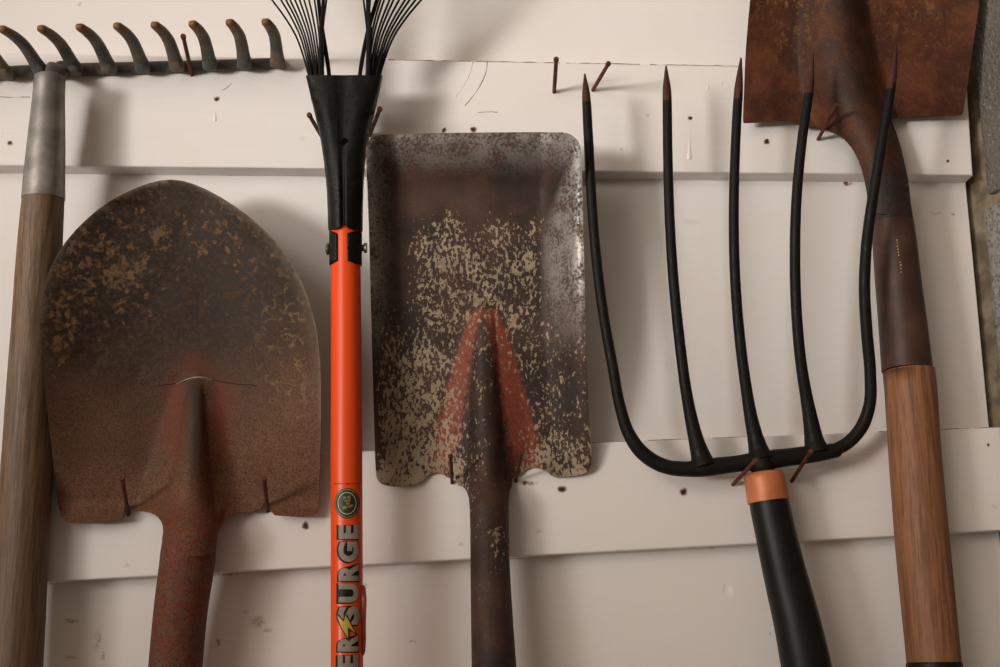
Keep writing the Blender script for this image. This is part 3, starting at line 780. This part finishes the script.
def sq_lim(y): return interp(y, [133, 165, 230, 330, 480], [366, 366.5, 369, 371.5, 375.5]), interp(y, [133, 200, 300, 400, 470], [581.5, 583, 585, 588, 591.5])
def sqd(x, y):
    v = (y - 133) / 345.0
    L, R = sq_lim(y)
    base = interp(v, [0, .2, .6, .9, 1, 1.1], [.050, .043, .034, .0245, .0214, .0214])
    lipL = (1 - sstep(0, 30, x - L)) * interp(v, [0, .5, .85, 1], [.024, .022, .012, .003])
    lipR = (1 - sstep(0, interp(v, [0, .5, 1], [44, 46, 36]), R - x)) * interp(v, [0, .5, .85, 1], [.028, .026, .014, .003])
    top = (1 - sstep(0, 62, y - 133)) * .020
    dep = base + max(lipL, lipR) + top * (1 - .5 * max(lipL, lipR) / .028)
    dep += .0020 * (1 - sstep(0, 9, 477 - y)) * (0 if 440 < x < 535 else 1) * .6
    rc = interp(y, [305, 380, 480, 520], [484.5, 484.5, 487, 489])
    dx = abs(x - rc)
    rh = interp(y, [300, 312, 330, 380, 440, 490], [0, .003, .007, .014, .021, .027])
    core = interp(y, [300, 330, 400, 500], [7, 10, 14.5, 19])
    W = interp(y, [300, 340, 400, 450, 480], [14, 28, 42, 46, 36])
    b1 = max(0.0, 1 - (dx / core) ** 2); b1 = b1 ** .55 if b1 > 0 else 0
    b2 = max(0.0, 1 - (dx / W) ** 2) ** 1.5
    dep += rh * (.55 * b1 + .45 * b2)
    k = sstep(475, 508, y)
    if k > 0:
        cT = .042; rr = interp(y, [505, 532], [.0160, .0146]); R2 = interp(y, [480, 520], [24, 19.4]); uu = min(1, dx / R2)
        dep = dep * (1 - k) + (cT + rr * math.sqrt(max(0, 1 - uu * uu))) * k if dx < R2 else dep * (1 - k * .9) + cT * k * .9
    dep += .0009 * noise.noise(Vector((x * .03, y * .03, 5)))
    return dep
def sq_tan(x, y):
    L, R = sq_lim(y)
    s = (x - L) / (R - L)
    up = sstep(190, 236, y + 12 * math.sin(x * .13)) * (1 - sstep(.74, .88, s)) * sstep(.12, .26, s) * interp(y, [200, 225, 270, 310, 350, 410], [0, .46, .55, .48, .38, .10])
    lowL = sstep(285, 350, y) * (1 - sstep(.36, .50, s)) * interp(y, [290, 360, 420, 470], [.40, .52, .68, .80]) * sstep(-.02, .07, s)
    lowR = sstep(290, 340, y) * sstep(.62, .70, s) * interp(y, [300, 360, 420, 450, 470], [.44, .36, .38, .56, .84]) * interp(s, [.80, .92, 1], [1, .7, .75])
    mid = sstep(300, 330, y) * .38 * math.exp(-(((x - 479) / 8) ** 2)) * (1 - .4 * sstep(440, 500, y))
    edge = .80 * sstep(460, 474, y) * (1 if (x < 428 or x > 548) else 0)
    redzone = sq_red(x, y)
    return max(up, lowL, lowR, mid, edge) * (1 - .25 * redzone)
def sq_red(x, y):
    cl = interp(y, [305, 330, 400, 480], [480, 470, 454, 438]); cr = interp(y, [305, 330, 400, 480], [489, 498, 514, 532])
    wl = interp(y, [305, 340, 400, 480], [5, 8, 13, 20]); wr = interp(y, [305, 340, 400, 480], [7, 11, 16, 22])
    f = math.exp(-((x - cl) / wl) ** 2) + math.exp(-((x - cr) / wr) ** 2)
    return min(1, f) * sstep(304, 314, y) * (1 - .35 * sstep(430, 485, y))
def sq_steel_lit(x, y):  # bare steel lips; also paints the lit left lip and dark corner diagonal
    L, R = sq_lim(y)
    top = (1 - sstep(12, 48, y - 133)) * .62
    w = interp(y, [133, 150, 230, 300], [4, 12, 44, 46]); r = (1 - sstep(w * .55, w, R - x)) * (1 - sstep(250, 370, y)) * 1.0
    l = (1 - sstep(6, 30, x - L)) * (1 - sstep(240, 400, y)) * .80
    return max(top, r, l)
bm, mv = blade(OUT, sqd, .002, 2.4, {'tan': sq_tan, 'red': sq_red, 'steel': sq_steel_lit}, 1)
o = obj('blade', bm, M['square_blade'], t, attrs=mv)
bm = bmesh.new()
tube(bm, [(488.5, 498, .040, 13), (489, 512, .0415, 17.4), (489.4, 524, .042, 18.9), (489.6, 533, .0422, 19.3), (490, 560, .044, 19.6), (492, 620, .047, 21), (494, 667, .049, 22.3), (498, 800, .05, 23)], 40, 5)
tv = []
for v in bm.verts: cc_ = P(494, 520, .06); tv.append(.06 + .50 * math.exp(-(((v.co.x - P(496, 520, .06).x) / .005) ** 2 + ((v.co.z - cc_.z) / .032) ** 2)) * (1 if v.co.y < -.045 else 0) + .16 * sstep(P(0, 620, 0).z, P(0, 500, 0).z, v.co.z))
so = obj('socket', bm, M['square_blade'], t, attrs={'tan': tv}); so['label'] = 'dark socket with flecks of tan paint'

# ------------------------------------------------------------------ 5. garden fork
t = thing('garden_fork', 'five-tined black iron fork with orange band and black handle, tines pointing up', 'fork', P(835, 800, .05))
def tine5(pts, name='tine'):
    """last third of the first segment is the bare pointed end"""
    bm = bmesh.new(); q_ = catmull(pts, 8)
    w_ = tube(bm, q_, 20, 1, ('flat', 'flat'))
    ztip = P(pts[1][0], pts[1][1] + 4, pts[1][2]).z
    for f in bm.faces:
        if f.calc_center_median().z > ztip + .004 * noise.noise(f.calc_center_median() * 90): f.material_index = 1
    obj(name, bm, [M['black_iron'], M['tip_rust']], t)
tine5([(584.8, 74, .066, .9), (586.3, 98, .067, 4.3), (588.5, 140, .068, 4.8), (591, 190, .068, 5.0), (595.5, 250, .067, 5.1), (603.5, 315, .064, 5.2), (613, 368, .060, 5.4), (620.5, 408, .055, 5.7), (629, 434, .052, 6.4), (641, 451.5, .05, 7.2), (660, 464.5, .048, 7.4), (684, 469.5, .048, 7.2), (706, 467.5, .048, 7)])
tine5([(666, 66, .068, .9), (667, 95, .069, 4.5), (667.7, 150, .069, 4.8), (669.5, 215, .068, 5.0), (673.5, 280, .065, 5.2), (679.5, 340, .060, 5.4), (686, 390, .055, 5.7), (691.5, 420, .051, 6.6), (697.5, 445, .049, 8.3), (701, 457, .048, 10.2), (703.5, 466, .048, 13)])
tine5([(741, 58, .076, .9), (738.3, 93, .077, 4.5), (735.3, 150, .077, 4.8), (733.8, 215, .075, 5.0), (735.3, 280, .070, 5.2), (740, 340, .063, 5.4), (746.5, 390, .056, 5.8), (751.5, 420, .051, 6.8), (756, 440, .049, 8.4), (758.5, 450, .048, 10.2), (760.5, 459, .048, 13.5)])
tine5([(813, 53, .084, .9), (809.3, 88, .085, 4.5), (802, 140, .085, 4.9), (796.5, 200, .082, 5.1), (795, 260, .076, 5.3), (797, 320, .068, 5.4), (802, 370, .060, 5.7), (807, 400, .054, 6.4), (811.5, 425, .050, 8.0), (814.5, 442, .048, 10), (817, 452, .048, 12.5)])
tine5([(896.5, 44, .090, .9), (891.5, 84, .091, 4.5), (883, 135, .090, 5.0), (874, 190, .087, 5.2), (867, 240, .080, 5.4), (864.5, 290, .072, 5.6), (867, 335, .064, 5.8), (870.3, 375, .057, 5.8), (869.5, 405, .053, 6.0), (861, 428, .050, 6.5), (846, 444, .048, 6.4), (826, 452.5, .048, 6.6), (812, 455, .048, 7)])
bm = bmesh.new()
tube(bm, [(668, 467.5, .048, 7.0), (690, 469, .048, 7.8), (706, 467.5, .048, 9), (735, 464, .048, 8.3), (761, 460.5, .048, 9.6), (790, 457, .048, 8.8), (816, 453.5, .048, 8.6), (836, 450.5, .048, 7.2)], 24, 6, ('round', 'round'), .9, wobble=.05)
obj('head_bar', bm, M['black_iron'], t)
bm = bmesh.new()
tube(bm, [(761, 458, .048, 11), (763.5, 473, .048, 12)], 24, 3); obj('tang', bm, M['black_iron'], t)
bm = bmesh.new()
tube(bm, [(763.2, 472.5, .048, 17.0), (763.5, 474.5, .048, 19.4), (766, 487, .048, 20.5), (768.6, 501.5, .048, 21.0)], 40, 3)
o = obj('ferrule', bm, M['copper_band'], t); o['label'] = 'orange-brown band'
bm = bmesh.new()
tube(bm, [(768.2, 499, .048, 19), (769.3, 504, .048, 19.6), (775, 530, .0485, 20.2), (781, 557, .049, 21), (789, 590, .049, 22.2), (797, 622, .05, 23.3), (806.5, 667, .05, 24.8), (830, 800, .05, 25)], 40, 5, ('flat', 'round'))
o = obj('handle', bm, M['black_grip'], t); o['label'] = 'smooth black handle'

# ------------------------------------------------------------------ 6. upper right shovel, hung blade up
t = thing('long_handled_shovel', 'dark rust-brown shovel with bent neck and reddish wooden handle beside block wall', 'shovel', P(948, 800, .05))
OUT = [(743.3, 119), (744, 100), (745.5, 60), (748, 25), (750.5, 0), (755, -60), (765, -125), (785, -175), (815, -215), (850, -240), (885, -235), (925, -205), (960, -150), (978, -95), (982, -50), (980, 0), (974, 40), (969, 75), (963.6, 111.5), (962.5, 114), (959, 114.6), (940, 115.5), (915, 116.5), (891, 117.5), (892, 122),
       (897, 134), (901, 148), (905, 164), (909, 184), (911, 205), (911.5, 214), (870.5, 214), (868.5, 200), (866, 183), (861, 164), (854, 149), (846, 139.5), (836, 132.5), (824, 128), (812, 126), (801, 125.5), (796, 121.5), (789, 119.5), (770, 121), (747, 122.3), (744, 122.2)]
def nd_c(y): return interp(y, [-240, -60, 0, 50, 90, 130, 160, 190, 215], [838, 838, 840, 844, 852, 868, 880, 888, 891])
def n_d(x, y):
    v = (120 - y) / 360.0
    base = interp(v, [-.1, 0, .25, .6, 1], [.030, .031, .033, .038, .050])
    s = (x - 862) / 118.0; s = max(-1.1, min(1.1, s))
    dep = base + .016 * abs(s) ** 2.2 * interp(v, [0, .3, 1], [.25, .8, 1]) 
    c = nd_c(y); dx = x - c
    W = interp(y, [-240, -100, -20, 60, 110, 150, 214], [30, 34, 40, 52, 56, 46, 30])
    rh = interp(y, [-240, -150, -60, 20, 100, 150], [0, .006, .014, .022, .028, .028])
    W *= .66 if dx > 0 else .95
    b2 = max(0.0, 1 - (dx / W) ** 2) ** 1.5
    dep += 1.15 * rh * b2
    k = sstep(118, 195, y)
    if k > 0:
        cT = .042; rr = interp(y, [185, 214], [.0168, .0150]); R2 = interp(y, [118, 150, 214], [45, 26, 20.3]); uu = min(1, abs(dx) / R2)
        dep = dep * (1 - k) + (cT + rr * math.sqrt(max(0, 1 - uu * uu))) * k if abs(dx) < R2 else dep * (1 - k * .9) + cT * k * .9
    return dep + .001 * noise.noise(Vector((x * .025, y * .025, 9)))
def n_grey(x, y):
    dx = x - nd_c(y) + 4
    return math.exp(-(dx / 24) ** 2) * .9 + .9 * sstep(160, 200, y) + .4 * math.exp(-(((x - 800) / 14) ** 2)) * (1 - sstep(90, 120, y))
def n_fleck(x, y): return .15 + .9 * math.exp(-(((x - 790) / 25) ** 2 + ((y - 5) / 35) ** 2)) + .6 * math.exp(-(((x - 915) / 30) ** 2 + ((y + 5) / 45) ** 2))
bm, mv = blade(OUT, n_d, .002, 3.0, {'grey': n_grey, 'fleck': n_fleck}, 1)
obj('blade', bm, M['brown_blade'], t, attrs=mv)
bm = bmesh.new()
tube(bm, [(887, 185, .040, 14), (890, 200, .0415, 18.5), (891.2, 212, .042, 19.8), (892.3, 223, .042, 20.2)], 36, 4)
obj('neck', bm, M['brown_blade'], t, attrs={'grey': [1.3] * len(bm.verts), 'fleck': [.1] * len(bm.verts)})
bm = bmesh.new()
tube(bm, [(892.4, 223, .042, 20.6), (893.2, 230, .042, 20.9), (898, 280, .042, 22.3), (903, 327, .043, 23.6), (907.2, 370.5, .044, 24.8)], 40, 4)
slv = obj('sleeve', bm, M['brown_sleeve'], t); slv['label'] = 'brown metal sleeve with faint yellow stamping'
STAMPS = [(897.2, 240, 1.3, 1.6), (897.6, 243, 1.0, 1.4), (897.8, 246, 1.4, 1.5), (898.1, 249, .9, 1.6), (898.4, 252, 1.2, 1.2), (898.8, 255, .9, 1.6), (900.3, 262, .9, 1.3), (900.8, 265, 1.3, 1.5), (901.0, 268.5, 1.0, 1.4), (901.4, 272, .8, 1.5), (904, 303, .9, 1.3), (904.6, 307, 1.2, 1.2)]
for lo_, hi_ in ((0, 6), (6, 10), (10, 12)):
    bm = bmesh.new()
    for (x, y, w, h) in STAMPS[lo_:hi_]:
        cx = P(interp(y, [225, 322], [893, 903]), y, .042); rr = interp(y, [225, 322], [20.9, 23.6]) * S(x, y, .042) + .0002
        vs = []
        for (a, b) in ((-1, -1), (1, -1), (1, 1), (-1, 1)):
            q_ = P(x + a * w * .5, y + b * h * .5, .042 + rr); xo = q_.x - cx.x
            vs.append(bm.verts.new((q_.x, cx.y - math.sqrt(max(0, rr * rr - xo * xo)), q_.z)))
        bm.faces.new(vs)
    bmesh.ops.recalc_face_normals(bm, faces=bm.faces)
    o = obj('stamping', bm, M['yellow_stamp'], slv, smooth=False); o['label'] = 'faint yellow stamped marks'
bm = bmesh.new()
tube(bm, [(908.6, 370.4, .044, 24.6), (908.8, 372, .044, 25.1), (914.5, 450, .046, 25.5), (919, 505, .047, 26), (923.6, 557, .048, 26.4), (934, 662.4, .05, 26.4)], 40, 5, wobble=.006)
o = obj('handle', bm, M['red_wood'], t); o['label'] = 'reddish brown wooden handle'
bm = bmesh.new()
tube(bm, [(933.9, 662.5, .05, 26.8), (934.1, 664.5, .05, 27.2), (941, 730, .05, 27.4), (948, 800, .05, 27.4)], 40, 3, ('flat', 'round'))
o = obj('grip', bm, M['black_grip'], t); o['label'] = 'black sleeve at the lower end of the handle'

# ------------------------------------------------------------------ 7. nails
def nail(bx, by, tx, ty, tip, label, r=2.0, base=BD):
    bm = bmesh.new()
    b = (bx, by, base - .004); e = (tx, ty, tip)
    def l(f, rr): return tuple(b[i] + (e[i] - b[i]) * f for i in range(3)) + (rr,)
    q_ = [l(0, r * .9), l(.1, r * .95), l(.5, r), l(.9, r), l(.935, r), l(.945, r * 1.35), l(.985, r * 1.38), l(1.0, r * 1.1)]
    tube(bm, q_, 14, 1, wobble=.06, ref=Vector((0, 0, 1)))
    org = P(bx, by, base)
    o = obj('nail', bm, M['nail_rust'], origin=org)
    tag(o, label, 'nail', 'rusty nails driven into the white boards')
nail(192.5, 77.6, 183.0, 35.5, .082, 'rusty nail under the toothed bar of the iron garden rake')
nail(128.8, 517, 121.8, 478, .075, 'rusty nail at left notch of the round-point shovel blade', 2.1)
nail(268, 513.5, 263.8, 478, .072, 'rusty nail at right notch of the round-point shovel blade', 2.1)
nail(323, 139, 309, 114.5, .082, 'rusty nail at left edge of the leaf rake black head')
nail(369, 137, 380, 108.5, .082, 'rusty nail at right edge of the leaf rake black head')
nail(554, 94.5, 556.3, 58.5, .076, 'upright bare nail on upper board, left of the empty pair')
nail(591.8, 92, 608.8, 63, .076, 'right-leaning bare nail on upper board, right of the empty pair')
nail(452.3, 485, 450.5, 455.5, .068, 'rusty nail in left cutout under the square-mouth shovel blade', 1.9)
nail(515.5, 483.5, 521.5, 452.5, .068, 'rusty nail in right cutout under the square-mouth shovel blade', 1.7)
nail(731.6, 486, 756, 460, .088, 'slanted rusty nail under fork bar, left of orange band', 2.0)
nail(790.5, 483, 811, 451, .088, 'slanted rusty nail under fork bar, right of orange band', 2.0)
nail(817, 141.5, 836.5, 104.5, .084, 'rusty nail by the bent neck of the long-handled brown shovel', 1.9)

# ------------------------------------------------------------------ light: doorway at the left, added soft fill from upper left
def area(name, loc, target, sx, sy, energy, col):
    l = bpy.data.lights.new(name, 'AREA'); l.shape = 'RECTANGLE'; l.size = sx; l.size_y = sy; l.energy = energy; l.color = col
    o = bpy.data.objects.new(name, l); COL.objects.link(o); o.location = loc
    o.rotation_euler = (Vector(target) - Vector(loc)).to_track_quat('-Z', 'Y').to_euler()
    return o
dl = area('doorway_light', (-2.35, -2.45, 1.44), (0.02, 0, 1.82), .78, .62, 2.55, (1, .962, .925))
dl.data.spread = math.radians(22.0)
fill_lamp = area('soft_fill_light', (-1.45, -2.2, 2.0), (-.08, 0, 1.42), 2.0, 1.4, 2.5, (1, .925, .845))  # added fill with no visible source, aimed to shape the wall's falloff
fill_lamp.data.spread = math.radians(31.0)
w = bpy.data.worlds.new('world'); C.world = w; w.use_nodes = True
wt = w.node_tree; bg = wt.nodes['Background']
tc = wt.nodes.new('ShaderNodeTexCoord'); dp = wt.nodes.new('ShaderNodeVectorMath'); dp.operation = 'DOT_PRODUCT'; mr = wt.nodes.new('ShaderNodeMapRange'); mx = wt.nodes.new('ShaderNodeMix'); mx.data_type = 'RGBA'
wt.links.new(tc.outputs['Generated'], dp.inputs[0]); dp.inputs[1].default_value = (-.75, -.1, .65)   # pale ceiling and open side to the left, dim floor and far side to the right
wt.links.new(dp.outputs['Value'], mr.inputs[0]); mr.inputs[1].default_value = -.7; mr.inputs[2].default_value = .8
wt.links.new(mr.outputs[0], mx.inputs[0]); mx.inputs[6].default_value = (.045, .027, .017, 1); mx.inputs[7].default_value = (.60, .475, .365, 1)
wt.links.new(mx.outputs[2], bg.inputs[0]); bg.inputs[1].default_value = 1.0
C.view_settings.view_transform = 'Standard'; C.view_settings.look = 'None'
C.view_settings.exposure = -0.28; C.view_settings.gamma = 1.0; C.view_settings.use_curve_mapping = False
